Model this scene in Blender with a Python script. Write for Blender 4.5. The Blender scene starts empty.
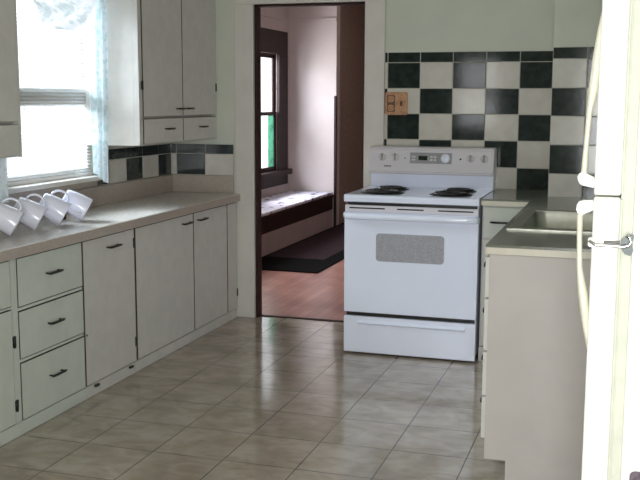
import bpy, bmesh, math, random
from mathutils import Vector, Matrix
random.seed(7)
SC = bpy.context.scene
COL = SC.collection
PI = math.pi

# ------------------------------------------------------------------ materials
def lin(c):
    out = []
    for v in c[:3]:
        v = v / 255.0
        out.append(v / 12.92 if v <= 0.04045 else ((v + 0.055) / 1.055) ** 2.4)
    return tuple(out) + (1.0,)

def mat(name, rgb, rough=0.5, metal=0.0, spec=0.5, noise=0.0, nscale=8.0, detail=3.0, rgb2=None, bump=0.0, coat=0.0):
    """procedural principled material; colour wanders between rgb and rgb2 (or a dimmer rgb) by noise"""
    m = bpy.data.materials.new(name); m.use_nodes = True
    nt = m.node_tree; b = nt.nodes['Principled BSDF']
    b.inputs['Roughness'].default_value = rough
    b.inputs['Metallic'].default_value = metal
    b.inputs['Specular IOR Level'].default_value = spec
    b.inputs['Coat Weight'].default_value = coat
    b.inputs['Coat Roughness'].default_value = 0.08
    b.inputs['Base Color'].default_value = lin(rgb)
    tc = nt.nodes.new('ShaderNodeTexCoord')
    nz = nt.nodes.new('ShaderNodeTexNoise'); nz.inputs['Scale'].default_value = nscale; nz.inputs['Detail'].default_value = detail
    nt.links.new(tc.outputs['Object'], nz.inputs['Vector'])
    mx = nt.nodes.new('ShaderNodeMix'); mx.data_type = 'RGBA'
    mx.inputs['A'].default_value = lin(rgb)
    if rgb2 is None:
        k = 1.0 - noise
        l = lin(rgb); mx.inputs['B'].default_value = (l[0] * k, l[1] * k, l[2] * k, 1)
    else:
        mx.inputs['B'].default_value = lin(rgb2)
    rp = nt.nodes.new('ShaderNodeValToRGB')
    rp.color_ramp.elements[0].position = 0.38; rp.color_ramp.elements[1].position = 0.62
    nt.links.new(nz.outputs['Fac'], rp.inputs['Fac'])
    nt.links.new(rp.outputs['Color'], mx.inputs['Factor'])
    nt.links.new(mx.outputs['Result'], b.inputs['Base Color'])
    if bump:
        bp = nt.nodes.new('ShaderNodeBump'); bp.inputs['Strength'].default_value = bump; bp.inputs['Distance'].default_value = 0.002
        nt.links.new(nz.outputs['Fac'], bp.inputs['Height']); nt.links.new(bp.outputs['Normal'], b.inputs['Normal'])
    return m

def floor_tile_mat():
    m = mat('floor_tile', (180, 170, 157), rough=0.12, spec=0.9, noise=0.3, nscale=5.0, detail=6, rgb2=(162, 151, 136))
    nt = m.node_tree; b = nt.nodes['Principled BSDF']
    tc = [n for n in nt.nodes if n.type == 'TEX_COORD'][0]
    mp = nt.nodes.new('ShaderNodeMapping'); mp.inputs['Location'].default_value = (1.52 + 0.3125 * 20, -3.836 + 0.3274 * 30, 0)
    nt.links.new(tc.outputs['Object'], mp.inputs['Vector'])
    br = nt.nodes.new('ShaderNodeTexBrick')
    br.offset = 0.0; br.squash = 1.0
    br.inputs['Scale'].default_value = 1.0
    br.inputs['Brick Width'].default_value = 0.3125; br.inputs['Row Height'].default_value = 0.3274
    br.inputs['Mortar Size'].default_value = 0.0028; br.inputs['Mortar Smooth'].default_value = 0.3
    br.inputs['Color1'].default_value = (1, 1, 1, 1); br.inputs['Color2'].default_value = (0.92, 0.91, 0.90, 1)
    br.inputs['Mortar'].default_value = lin((116, 108, 96))
    nt.links.new(mp.outputs['Vector'], br.inputs['Vector'])
    src = b.inputs['Base Color'].links[0].from_socket
    mu = nt.nodes.new('ShaderNodeMix'); mu.data_type = 'RGBA'; mu.blend_type = 'MULTIPLY'; mu.inputs['Factor'].default_value = 1.0
    nt.links.new(src, mu.inputs['A']); nt.links.new(br.outputs['Color'], mu.inputs['B'])
    # streaky veins of the stone-look tile
    nz = nt.nodes.new('ShaderNodeTexNoise'); nz.inputs['Scale'].default_value = 2.2; nz.inputs['Detail'].default_value = 8; nz.inputs['Distortion'].default_value = 1.6
    mp2 = nt.nodes.new('ShaderNodeMapping'); mp2.inputs['Scale'].default_value = (2.6, 4.0, 1.0); mp2.inputs['Rotation'].default_value = (0, 0, 0.5)
    nt.links.new(tc.outputs['Object'], mp2.inputs['Vector']); nt.links.new(mp2.outputs['Vector'], nz.inputs['Vector'])
    rp = nt.nodes.new('ShaderNodeValToRGB')
    rp.color_ramp.elements[0].position = 0.36; rp.color_ramp.elements[0].color = (0.80, 0.77, 0.73, 1)
    rp.color_ramp.elements[1].position = 0.6; rp.color_ramp.elements[1].color = (1, 1, 1, 1)
    nt.links.new(nz.outputs['Fac'], rp.inputs['Fac'])
    m2 = nt.nodes.new('ShaderNodeMix'); m2.data_type = 'RGBA'; m2.blend_type = 'MULTIPLY'; m2.inputs['Factor'].default_value = 1.0
    nt.links.new(mu.outputs['Result'], m2.inputs['A']); nt.links.new(rp.outputs['Color'], m2.inputs['B'])
    nt.links.new(m2.outputs['Result'], b.inputs['Base Color'])
    bp = nt.nodes.new('ShaderNodeBump'); bp.inputs['Strength'].default_value = 0.25; bp.inputs['Distance'].default_value = 0.002; bp.invert = True
    nt.links.new(br.outputs['Fac'], bp.inputs['Height'])
    bp2 = nt.nodes.new('ShaderNodeBump'); bp2.inputs['Strength'].default_value = 0.05; bp2.inputs['Distance'].default_value = 0.002
    nt.links.new(nz.outputs['Fac'], bp2.inputs['Height']); nt.links.new(bp.outputs['Normal'], bp2.inputs['Normal'])
    nt.links.new(bp2.outputs['Normal'], b.inputs['Normal'])
    return m

def wood_floor_mat():
    m = mat('red_wood_floor', (176, 126, 114), rough=0.3, noise=0.2, nscale=3.0, rgb2=(150, 100, 90))
    nt = m.node_tree; b = nt.nodes['Principled BSDF']
    tc = [n for n in nt.nodes if n.type == 'TEX_COORD'][0]
    mp = nt.nodes.new('ShaderNodeMapping'); mp.inputs['Rotation'].default_value = (0, 0, PI / 2)
    nt.links.new(tc.outputs['Object'], mp.inputs['Vector'])
    br = nt.nodes.new('ShaderNodeTexBrick'); br.offset = 0.5
    br.inputs['Scale'].default_value = 1.0
    br.inputs['Brick Width'].default_value = 0.9; br.inputs['Row Height'].default_value = 0.06
    br.inputs['Mortar Size'].default_value = 0.0015
    br.inputs['Color1'].default_value = (1, 1, 1, 1); br.inputs['Color2'].default_value = (0.75, 0.7, 0.68, 1)
    br.inputs['Mortar'].default_value = (0.35, 0.3, 0.28, 1)
    nt.links.new(mp.outputs['Vector'], br.inputs['Vector'])
    src = b.inputs['Base Color'].links[0].from_socket
    mu = nt.nodes.new('ShaderNodeMix'); mu.data_type = 'RGBA'; mu.blend_type = 'MULTIPLY'; mu.inputs['Factor'].default_value = 1.0
    nt.links.new(src, mu.inputs['A']); nt.links.new(br.outputs['Color'], mu.inputs['B'])
    nt.links.new(mu.outputs['Result'], b.inputs['Base Color'])
    return m

def cloth_mat(name, rgb, rgb2, scale, trans=0.5, clear=0.0, lo=0.5, hi=0.6):
    """thin fabric: diffuse + translucent, printed pattern by voronoi/noise, optionally sheer"""
    m = bpy.data.materials.new(name); m.use_nodes = True
    nt = m.node_tree; nt.nodes.clear()
    out = nt.nodes.new('ShaderNodeOutputMaterial')
    tc = nt.nodes.new('ShaderNodeTexCoord')
    nz = nt.nodes.new('ShaderNodeTexNoise'); nz.inputs['Scale'].default_value = scale; nz.inputs['Detail'].default_value = 3
    nt.links.new(tc.outputs['Object'], nz.inputs['Vector'])
    rp = nt.nodes.new('ShaderNodeValToRGB')
    rp.color_ramp.elements[0].position = lo; rp.color_ramp.elements[0].color = lin(rgb)
    rp.color_ramp.elements[1].position = hi; rp.color_ramp.elements[1].color = lin(rgb2)
    nt.links.new(nz.outputs['Fac'], rp.inputs['Fac'])
    d = nt.nodes.new('ShaderNodeBsdfDiffuse'); t = nt.nodes.new('ShaderNodeBsdfTranslucent')
    nt.links.new(rp.outputs['Color'], d.inputs['Color']); nt.links.new(rp.outputs['Color'], t.inputs['Color'])
    mx = nt.nodes.new('ShaderNodeMixShader'); mx.inputs[0].default_value = trans
    nt.links.new(d.outputs[0], mx.inputs[1]); nt.links.new(t.outputs[0], mx.inputs[2])
    last = mx
    if clear:
        tr = nt.nodes.new('ShaderNodeBsdfTransparent')
        m2 = nt.nodes.new('ShaderNodeMixShader'); m2.inputs[0].default_value = clear
        nt.links.new(mx.outputs[0], m2.inputs[1]); nt.links.new(tr.outputs[0], m2.inputs[2]); last = m2
    nt.links.new(last.outputs[0], out.inputs['Surface'])
    return m

def pane_mat():
    m = bpy.data.materials.new('window_pane_glass'); m.use_nodes = True
    nt = m.node_tree; nt.nodes.clear()
    out = nt.nodes.new('ShaderNodeOutputMaterial')
    tr = nt.nodes.new('ShaderNodeBsdfTransparent'); g = nt.nodes.new('ShaderNodeBsdfGlossy'); g.inputs['Roughness'].default_value = 0.02
    mx = nt.nodes.new('ShaderNodeMixShader')
    mx.inputs[0].default_value = 0.05
    nt.links.new(tr.outputs[0], mx.inputs[1]); nt.links.new(g.outputs[0], mx.inputs[2])
    nt.links.new(mx.outputs[0], out.inputs['Surface'])
    return m

M = {}
M['cab'] = mat('cabinet_paint', (206, 204, 198), rough=0.45, noise=0.06, nscale=14)
M['cabg'] = mat('cabinet_paint_green_white', (200, 206, 197), rough=0.42, noise=0.06, nscale=10)
M['cab_end'] = mat('cabinet_end_panel_paint', (190, 184, 179), rough=0.55, noise=0.05, nscale=6)
M['edge'] = mat('painted_seam_shade', (84, 78, 70), rough=0.8, spec=0.1, noise=0.2, nscale=40)  # dark colour standing in for shade in the gaps between panels
M['wall'] = mat('kitchen_wall_paint', (198, 202, 188), rough=0.6, noise=0.05, nscale=4)
M['trim'] = mat('trim_paint', (208, 204, 196), rough=0.4, noise=0.05, nscale=9)
M['ceil'] = mat('ceiling_paint', (225, 224, 216), rough=0.8, noise=0.04)
M['black'] = mat('black_hardware', (18, 17, 17), rough=0.35, noise=0.2)
M['dkwood'] = mat('dark_stained_wood', (54, 33, 31), rough=0.5, spec=0.2, noise=0.3, nscale=18, rgb2=(40, 26, 24))
M['floor'] = floor_tile_mat()
M['wfloor'] = wood_floor_mat()
M['lam_l'] = mat('laminate_beige', (224, 220, 212), rough=0.22, noise=0.1, nscale=60, rgb2=(206, 200, 192))
M['lam_edge'] = mat('laminate_edge_beige', (176, 165, 154), rough=0.35, noise=0.1, nscale=50)
M['lam_r'] = mat('laminate_grey_green', (120, 122, 110), rough=0.16, noise=0.1, nscale=70, rgb2=(104, 106, 96))
M['lam_redge'] = mat('laminate_edge_cream', (206, 200, 182), rough=0.35, noise=0.05, nscale=20)
M['tile_w'] = mat('white_wall_tile', (206, 202, 193), rough=0.1, spec=0.3, noise=0.08, nscale=14, bump=0.05)
M['tile_d'] = mat('dark_green_wall_tile', (26, 36, 34), rough=0.08, spec=0.3, noise=0.3, nscale=22, rgb2=(40, 50, 49), bump=0.06)
M['grout'] = mat('tile_grout', (182, 180, 168), rough=0.8, noise=0.1, nscale=40)
M['enamel'] = mat('white_stove_enamel', (228, 233, 249), rough=0.16, noise=0.02, nscale=3, coat=0.2)
M['enamel2'] = mat('stove_console_plastic', (212, 208, 213), rough=0.3, noise=0.03)
M['ovglass'] = mat('oven_window_grey', (150, 150, 156), rough=0.12, noise=0.35, nscale=220, detail=1, rgb2=(170, 170, 176))
M['panelgrey'] = mat('control_panel_grey', (150, 150, 152), rough=0.35, noise=0.1, nscale=30)
M['knob'] = mat('knob_grip_grey', (164, 162, 158), rough=0.4, noise=0.05)
M['lcd'] = mat('dark_green_display', (16, 34, 20), rough=0.1, noise=0.3, nscale=60)
M['coil'] = mat('burner_coil_black', (20, 19, 20), rough=0.45, noise=0.2)
M['chrome'] = mat('chrome', (205, 205, 208), rough=0.12, metal=1.0, noise=0.04)
M['steel'] = mat('stainless_steel', (160, 160, 148), rough=0.36, metal=1.0, noise=0.1, nscale=30)
M['fridge'] = mat('fridge_white', (246, 247, 240), rough=0.32, noise=0.02, nscale=5)
M['gasket'] = mat('fridge_gasket', (214, 216, 200), rough=0.5, noise=0.08, nscale=20)
M['handle'] = mat('fridge_handle_cream', (236, 233, 214), rough=0.3, noise=0.05)
M['white'] = mat('white_glazed_ceramic', (232, 233, 248), rough=0.12, noise=0.02)
M['blind'] = cloth_mat('blind_slat', (240, 242, 244), (232, 234, 236), 6, trans=0.5)
M['blindrail'] = mat('blind_rail_white', (236, 232, 230), rough=0.4, noise=0.03)
M['scarf'] = cloth_mat('sheer_scarf', (232, 240, 245), (206, 223, 222), 34, trans=0.5, clear=0.08, lo=0.5, hi=0.6)
M['swag'] = cloth_mat('swag_cloth', (230, 228, 228), (198, 204, 202), 15, trans=0.16, clear=0.0, lo=0.48, hi=0.6)
M['pane'] = pane_mat()
M['oak'] = mat('honey_wood_plate', (184, 138, 100), rough=0.4, noise=0.2, nscale=30, rgb2=(164, 116, 80))
M['brown'] = mat('brown_plastic', (92, 58, 36), rough=0.4, noise=0.15)
M['dwall'] = mat('dining_wall_paint', (206, 192, 190), rough=0.65, noise=0.06, nscale=3)
M['dwall2'] = mat('dining_wallpaper_brown', (154, 134, 124), rough=0.7, noise=0.15, nscale=22, rgb2=(142, 122, 112))
M['benchp'] = mat('bench_panel_paint', (176, 156, 156), rough=0.5, noise=0.08, nscale=8)
M['cushion'] = cloth_mat('cushion_print', (232, 226, 240), (70, 72, 110), 9, trans=0.0, lo=0.58, hi=0.66)
M['rug_c'] = mat('rug_dark_purple', (62, 46, 52), rough=0.95, spec=0.1, noise=0.3, nscale=40)
M['rug_b'] = mat('rug_black_border', (14, 11, 11), rough=0.95, spec=0.05, noise=0.3, nscale=40)
M['green'] = cloth_mat('green_cloth', (72, 142, 112), (42, 100, 78), 10, trans=0.25)
M['magnet'] = mat('magnet_dark_purple', (58, 44, 62), rough=0.4, noise=0.4, nscale=90, rgb2=(100, 84, 96))
M['magnet_y'] = mat('magnet_yellow_green', (190, 176, 60), rough=0.4, noise=0.4, nscale=80, rgb2=(120, 110, 40))

# ------------------------------------------------------------------ mesh helpers
def NB():
    return bmesh.new()

def box(bm, x0, x1, y0, y1, z0, z1, bev=0.0, seg=2, mi=0):
    t = bmesh.new()
    r = bmesh.ops.create_cube(t, size=1.0)
    for v in t.verts:
        v.co = Vector(((x0 + x1) / 2 + v.co.x * (x1 - x0), (y0 + y1) / 2 + v.co.y * (y1 - y0), (z0 + z1) / 2 + v.co.z * (z1 - z0)))
    if bev > 0:
        bev = min(bev, 0.45 * min(abs(x1 - x0), abs(y1 - y0), abs(z1 - z0)))
        bmesh.ops.bevel(t, geom=list(t.edges), offset=bev, segments=seg, affect='EDGES', profile=0.6)
    merge(bm, t, mi)

def merge(bm, t, mi=0):
    bmesh.ops.recalc_face_normals(t, faces=list(t.faces))
    mp = {}
    for v in t.verts:
        mp[v] = bm.verts.new(v.co)
    for f in t.faces:
        try:
            nf = bm.faces.new([mp[v] for v in f.verts]); nf.material_index = mi if mi else f.material_index; nf.smooth = f.smooth
        except ValueError:
            pass
    t.free()

def plate(bm, axis, us, vs, holes, w0, w1, mi=0):
    """slab with rectangular openings. us, vs: grid lines in the two in-plane axes; holes: set of cells (i,j); welded"""
    t = bmesh.new()
    ax = [a for a in (0, 1, 2) if a != axis]
    V = {}
    def vert(i, j, k):
        if (i, j, k) not in V:
            c = [0, 0, 0]; c[ax[0]] = us[i]; c[ax[1]] = vs[j]; c[axis] = (w0, w1)[k]
            V[(i, j, k)] = t.verts.new(c)
        return V[(i, j, k)]
    nu, nv = len(us) - 1, len(vs) - 1
    solid = lambda i, j: 0 <= i < nu and 0 <= j < nv and (i, j) not in holes
    for i in range(nu):
        for j in range(nv):
            if not solid(i, j): continue
            for k in (0, 1):
                t.faces.new([vert(i, j, k), vert(i + 1, j, k), vert(i + 1, j + 1, k), vert(i, j + 1, k)])
            for (di, dj, a, b) in ((-1, 0, (i, j), (i, j + 1)), (1, 0, (i + 1, j), (i + 1, j + 1)), (0, -1, (i, j), (i + 1, j)), (0, 1, (i, j + 1), (i + 1, j + 1))):
                if not solid(i + di, j + dj):
                    t.faces.new([vert(*a, 0), vert(*b, 0), vert(*b, 1), vert(*a, 1)])
    merge(bm, t, mi)

def frame_of(d):
    d = Vector(d).normalized()
    a = Vector((0, 0, 1)) if abs(d.z) < 0.9 else Vector((1, 0, 0))
    u = d.cross(a).normalized(); return u, d.cross(u).normalized(), d

def tube(bm, pts, r, n=10, closed=False, caps=True, smooth=True, mi=0, flat=1.0, upv=None):
    pts = [Vector(p) for p in pts]
    rs = r if isinstance(r, (list, tuple)) else [r] * len(pts)
    t = bmesh.new(); rings = []
    prev = None
    N = len(pts)
    for i, p in enumerate(pts):
        if closed: d = pts[(i + 1) % N] - pts[i - 1]
        else: d = pts[min(i + 1, N - 1)] - pts[max(i - 1, 0)]
        d.normalize()
        if upv is not None:
            u = (Vector(upv) - Vector(upv).dot(d) * d).normalized()
        elif prev is None:
            u = frame_of(d)[0]
        else:
            u = (prev - prev.dot(d) * d).normalized()
        prev = u; v = d.cross(u)
        rings.append([t.verts.new(p + rs[i] * (math.cos(2 * PI * k / n) * u + flat * math.sin(2 * PI * k / n) * v)) for k in range(n)])
    for i in range(N if closed else N - 1):
        a, b = rings[i], rings[(i + 1) % N]
        for k in range(n):
            f = t.faces.new([a[k], a[(k + 1) % n], b[(k + 1) % n], b[k]]); f.smooth = smooth
    if caps and not closed:
        t.faces.new(rings[0]); t.faces.new(rings[-1])
    merge(bm, t, mi)

def lathe(bm, prof, origin, axis, n=28, smooth=True, mi=0, close=False):
    """prof: (radius, height) list revolved round axis at origin"""
    u, v, d = frame_of(axis); o = Vector(origin)
    t = bmesh.new(); rings = []
    for (r, h) in prof:
        if r < 1e-6: rings.append([t.verts.new(o + d * h)])
        else: rings.append([t.verts.new(o + d * h + r * (math.cos(2 * PI * k / n) * u + math.sin(2 * PI * k / n) * v)) for k in range(n)])
    pairs = list(zip(rings[:-1], rings[1:]))
    if close: pairs.append((rings[-1], rings[0]))
    for a, b in pairs:
        for k in range(n):
            if len(a) == 1 and len(b) == 1: continue
            if len(a) == 1: f = t.faces.new([a[0], b[(k + 1) % n], b[k]])
            elif len(b) == 1: f = t.faces.new([a[k], a[(k + 1) % n], b[0]])
            else: f = t.faces.new([a[k], a[(k + 1) % n], b[(k + 1) % n], b[k]])
            f.smooth = smooth
    merge(bm, t, mi)

def prism(bm, poly, axis, w0, w1, bev=0.0, mi=0, smooth=False):
    """polygon in the two axes other than `axis`, extruded from w0 to w1"""
    ax = [a for a in (0, 1, 2) if a != axis]
    t = bmesh.new()
    def mk(p, w):
        c = [0, 0, 0]; c[ax[0]] = p[0]; c[ax[1]] = p[1]; c[axis] = w; return t.verts.new(c)
    A = [mk(p, w0) for p in poly]; B = [mk(p, w1) for p in poly]
    t.faces.new(A); t.faces.new(B)
    n = len(poly)
    for i in range(n): t.faces.new([A[i], A[(i + 1) % n], B[(i + 1) % n], B[i]])
    if bev: bmesh.ops.bevel(t, geom=list(t.edges), offset=bev, segments=2, affect='EDGES')
    merge(bm, t, mi)

def rrect(cx, cy, w, h, r, n=6):
    out = []
    for (sx, sy, a0) in ((1, 1, 0), (-1, 1, 90), (-1, -1, 180), (1, -1, 270)):
        for k in range(n + 1):
            a = math.radians(a0 + 90 * k / n)
            out.append((cx + sx * (w / 2 - r) + r * math.cos(a), cy + sy * (h / 2 - r) + r * math.sin(a)))
    return out

def origin_of(o):
    v = Vector((0, 0, 0))
    while o is not None:
        v += o.location; o = o.parent
    return v

def obj(name, bm, mats, parent=None, base=None):
    """link bm (world coordinates) as ONE mesh object whose origin is its parent's origin (or `base`)"""
    org = origin_of(parent) if parent else Vector(base or (0, 0, 0))
    for v in bm.verts: v.co -= org
    me = bpy.data.meshes.new(name); bm.to_mesh(me); bm.free()
    for m in (mats if isinstance(mats, (list, tuple)) else [mats]): me.materials.append(m)
    o = bpy.data.objects.new(name, me); COL.objects.link(o)
    if parent: o.parent = parent
    else: o.location = org
    return o

def thing(name, label, cat, loc, group=None):
    o = bpy.data.objects.new(name, None); COL.objects.link(o); o.location = loc
    o.empty_display_size = 0.1
    return tag(o, label, cat, group)

def tag(o, label, cat, group=None):
    o['label'] = label; o['category'] = cat
    if group: o['group'] = group
    return o

def struct(name, bm, mats, parent=None):
    o = obj(name, bm, mats, parent)
    if not parent: o['kind'] = 'structure'
    return o

def bx(name, parent, m, *a, **k):
    bm = NB(); box(bm, *a, **k); return obj(name, bm, m, parent)

# ------------------------------------------------------------------ room numbers (metres)
XL = -2.952          # left kitchen wall
YW = 5.994           # back wall with doorway and tile
XF = -2.464          # fronts of the left base cabinets
XR = 0.13            # right wall behind the sink run
XR2 = 0.76           # right wall behind the fridge
YF = -0.75           # wall behind the camera
ZC = 2.50
YC = 5.60            # tiled chase front
YD = 6.065            # dining side of the doorway wall

# ------------------------------------------------------------------ the setting
bm = NB(); box(bm, XL - 0.1, XR2 + 0.1, YF - 0.1, 6.05, -0.08, 0); struct('floor', bm, M['floor'])
bm = NB(); box(bm, -3.95, 1.2, 6.05, 13.2, -0.08, 0); struct('floor_dining', bm, M['wfloor'])
bm = NB(); box(bm, XL - 0.1, XR2 + 0.1, YF - 0.1, YD, ZC, ZC + 0.08); struct('ceiling', bm, M['ceil'])
bm = NB(); box(bm, -3.95, 1.2, YD, 13.2, 2.62, 2.70); struct('ceiling_dining', bm, M['ceil'])
# left wall with the kitchen window opening
WY0, WY1, WZ0, WZ1 = 4.13, 4.99, 1.01, 2.13
bm = NB(); plate(bm, 0, [YF - 0.1, WY0, WY1, YW], [0, WZ0, WZ1, ZC], {(1, 1)}, XL - 0.14, XL); struct('wall_left', bm, M['wall'])
# back wall with doorway
DX0, DX1, DZ = -2.345, -1.605, 2.045
bm = NB(); plate(bm, 1, [XL - 0.14, DX0, DX1, XR + 0.14], [0, DZ, 2.70], {(1, 0)}, YW, YD)
wall_back = struct('wall_back', bm, M['wall'])
# tiled chase (boxed-out corner)
bm = NB(); box(bm, -0.434, XR, YC, YW, 0, ZC); wall_chase = struct('wall_chase', bm, M['wall'])
bm = NB(); box(bm, XR, XR + 0.14, 3.70, YW, 0, ZC); struct('wall_right', bm, M['wall'])
bm = NB(); box(bm, XR + 0.0, XR2, 3.62, 3.70, 0, ZC); struct('wall_right_return', bm, M['wall'])
bm = NB(); box(bm, XR2, XR2 + 0.1, YF - 0.1, 3.70, 0, ZC); struct('wall_right_alcove', bm, M['wall'])
# wall behind the camera: window on the left, glazed door to the right
FW = (-2.2, -1.62, 1.05, 2.0); FD = (-0.60, 0.46, 0.02, 2.05)
bm = NB(); plate(bm, 1, [XL - 0.1, FW[0], FW[1], FD[0], FD[1], XR2 + 0.1], [0, FD[2], FW[2], FW[3], FD[3], ZC], {(1, 2), (3, 1), (3, 2), (3, 3)}, YF - 0.12, YF)
struct('wall_front', bm, M['wall'])

def casing(name, axis, u0, u1, v0, v1, w, d, m, wt=None, sill=False):
    bm = NB(); wt = w if wt is None else wt
    a, b = d
    def put(p0, p1, q0, q1):
        if axis == 0: box(bm, a, b, p0, p1, q0, q1, 0.004)
        else: box(bm, p0, p1, a, b, q0, q1, 0.004)
    put(u0 - w, u0, v0, v1); put(u1, u1 + w, v0, v1); put(u0 - w, u1 + w, v1, v1 + wt)
    if sill: put(u0 - w, u1 + w, v0 - w * 0.6, v0)
    return struct(name, bm, m)

# doorway casing, kitchen side (painted) and the dark wooden jamb inside
casing('trim_1', 1, DX0, DX1, 0.0, DZ, 0.128, (YW - 0.022, YW), M['trim'], 0.14)
bm = NB(); box(bm, DX0, DX0 + 0.018, YW, YD, 0, DZ, 0.002); box(bm, DX1 - 0.012, DX1, YW, YD, 0, DZ, 0.002); box(bm, DX0, DX1, YW, YD, DZ - 0.015, DZ, 0.002)
struct('trim_2', bm, M['dkwood'])
bm = NB(); box(bm, DX0 + 0.018, DX1 - 0.012, 6.035, YD, 0.0, 0.006, 0.002); struct('trim_3', bm, M['dkwood'])

# ---- tiled splashbacks (one mesh per wall run: pattern of the wall)
def tiles(name, parent, plane, w, out, us, vs, dark, g=0.0022, depth=0.008):
    """plane 'y': tiles on a wall y=w facing -y (u = x); plane 'x': wall x=w facing +x (u = y)"""
    bm = NB()
    def put(u0, u1, v0, v1, d, bev, mi):
        if plane == 'y': box(bm, u0, u1, w - d, w, v0, v1, bev, 2, mi)
        else: box(bm, w, w + d, u0, u1, v0, v1, bev, 2, mi)
    put(us[0], us[-1], vs[0], vs[-1], depth * 0.7, 0, 2)
    for i in range(len(us) - 1):
        for j in range(len(vs) - 1):
            put(us[i] + g, us[i + 1] - g, vs[j] + g, vs[j + 1] - g, depth, 0.0022, 1 if dark(i, j) else 0)
    return obj(name, bm, [M['tile_w'], M['tile_d'], M['grout']], parent)

ZR = [0.9, 1.042, 1.203, 1.361, 1.515, 1.672, 1.735]
# u index: 0 sliver, 1.. full columns ; v index: 5 strip
def chk(off):
    def f(i, j):
        if j == 5: return True
        return (i + (4 - j) + off) % 2 == 1
    return f
tiles('tile_splashback', wall_back, 'y', YW, -1, [-1.478, -1.459, -1.255, -1.053, -0.852, -0.653, -0.452], ZR, chk(0))
tiles('tile_splashback', wall_chase, 'y', YC, -1, [-0.434, -0.250, -0.060, 0.13], ZR, chk(0))
wl = bpy.data.objects['wall_left']
tiles('tile_splashback', wl, 'x', XL, 1, [5.02, 5.163, 5.372, 5.581, 5.800, YW - 0.008], [0.945, 1.085, 1.150], lambda i, j: j == 1 or i % 2 == 0)
tiles('tile_splashback', wall_back, 'y', YW, -1, [XL + 0.008, -2.905, -2.697, -2.493], [0.945, 1.085, 1.150], lambda i, j: j == 1 or i == 1)

# ---- dining room shell
DWX = -3.75; DEY = 10.65
bm = NB(); plate(bm, 0, [YD, 6.75, 8.15, 9.20, 10.26, DEY + 0.1], [0, 0.66, 1.93, 2.7], {(1, 1), (3, 1)}, DWX - 0.05, DWX); struct('wall_dining_left', bm, M['dwall'])
bm = NB(); box(bm, DWX, -3.185, DEY, DEY + 0.14, 0, 2.62); struct('wall_dining_end', bm, M['dwall'])
bm = NB(); box(bm, -3.325, -3.185, DEY + 0.14, 12.3, 0, 2.62); struct('wall_dining_return', bm, M['dwall2'])
bm = NB(); box(bm, -3.325, 1.2, 12.3, 12.44, 0, 2.62); struct('wall_dining_far', bm, M['dwall2'])
bm = NB(); box(bm, 1.06, 1.2, YD, 12.3, 0, 2.62); struct('wall_dining_right', bm, M['dwall2'])
bm = NB(); box(bm, -3.91, XL - 0.14, YD - 0.14, YD, 0, 2.62); box(bm, XR + 0.14, 1.06, YD - 0.14, YD, 0, 2.62); struct('wall_dining_near', bm, M['dwall'])
# picture rail and dark corner board
bm = NB(); box(bm, DWX, DWX + 0.02, YD, DEY, 2.305, 2.335, 0.004); box(bm, DWX + 0.02, -3.185, DEY - 0.02, DEY, 2.305, 2.335, 0.004); struct('trim_4', bm, M['dwall'])
bm = NB(); box(bm, -3.204, -3.178, DEY - 0.02, DEY + 0.02, 0, 1.48, 0.004); struct('trim_5', bm, M['dkwood'])
bm = NB(); box(bm, -3.185, 1.06, 12.27, 12.3, 0, 0.16, 0.004); struct('baseboard_far', bm, M['dkwood'])

# ---- windows (structure things with parts)
def window(name, axis, w_in, w_out, u0, u1, v0, v1, m, mid, fr=0.045, glass=True):
    def B(bm, p0, p1, q0, q1, a, b, bev=0.003):
        if axis == 0: box(bm, a, b, p0, p1, q0, q1, bev)
        else: box(bm, p0, p1, a, b, q0, q1, bev)
    s = 1 if w_in > w_out else -1
    t = 0.5 * (w_in + w_out)
    bm = NB()
    a, b = sorted((w_in - s * 0.01, w_out))
    e = 0.012
    B(bm, u0, u0 + e, v0, v1, a, b); B(bm, u1 - e, u1, v0, v1, a, b); B(bm, u0 + e, u1 - e, v1 - e, v1, a, b); B(bm, u0 + e, u1 - e, v0, v0 + e, a, b)
    root = struct(name, bm, m)
    for (q0, q1, off) in ((v0 + e, mid + 0.02, 0.002), (mid - 0.02, v1 - e, -0.022)) if abs(w_in - w_out) < 0.1 else ((v0 + e, mid + 0.003, 0.012), (mid - 0.003, v1 - e, -0.026)):
        bm = NB(); dk = 0.02 if abs(w_in - w_out) < 0.1 else 0.032; a, b = sorted((t + s * off, t + s * (off + dk)))
        B(bm, u0 + e, u0 + e + fr, q0, q1, a, b); B(bm, u1 - e - fr, u1 - e, q0, q1, a, b)
        B(bm, u0 + e + fr, u1 - e - fr, q0, q0 + fr, a, b); B(bm, u0 + e + fr, u1 - e - fr, q1 - fr, q1, a, b)
        sash = obj('sash', bm, m, root)
        bm = NB(); c = 0.5 * (a + b); B(bm, u0 + e + fr - 0.005, u1 - e - fr + 0.005, q0 + fr - 0.005, q1 - fr + 0.005, c - 0.002, c + 0.002, 0)
        obj('pane', bm, M['pane'], sash)
    return root
w1 = window('window_1', 0, XL, XL - 0.07, WY0, WY1, WZ0, WZ1, M['trim'], 1.457, 0.03)
bm = NB(); box(bm, XL - 0.045, XL - 0.016, WY0 + 0.013, WY1 - 0.013, 1.412, 1.502, 0.002); obj('meeting_rail', bm, M['trim'], w1)
window('window_2', 0, DWX, DWX - 0.05, 9.20, 10.26, 0.66, 1.93, M['dkwood'], 1.285, 0.035)
window('window_3_added', 0, DWX, DWX - 0.05, 6.75, 8.15, 0.66, 1.93, M['dkwood'], 1.285)  # unseen window, added to give light on the dining floor
window('window_4', 1, YF, YF - 0.12, FW[0], FW[1], FW[2], FW[3], M['trim'], 1.52)
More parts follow.
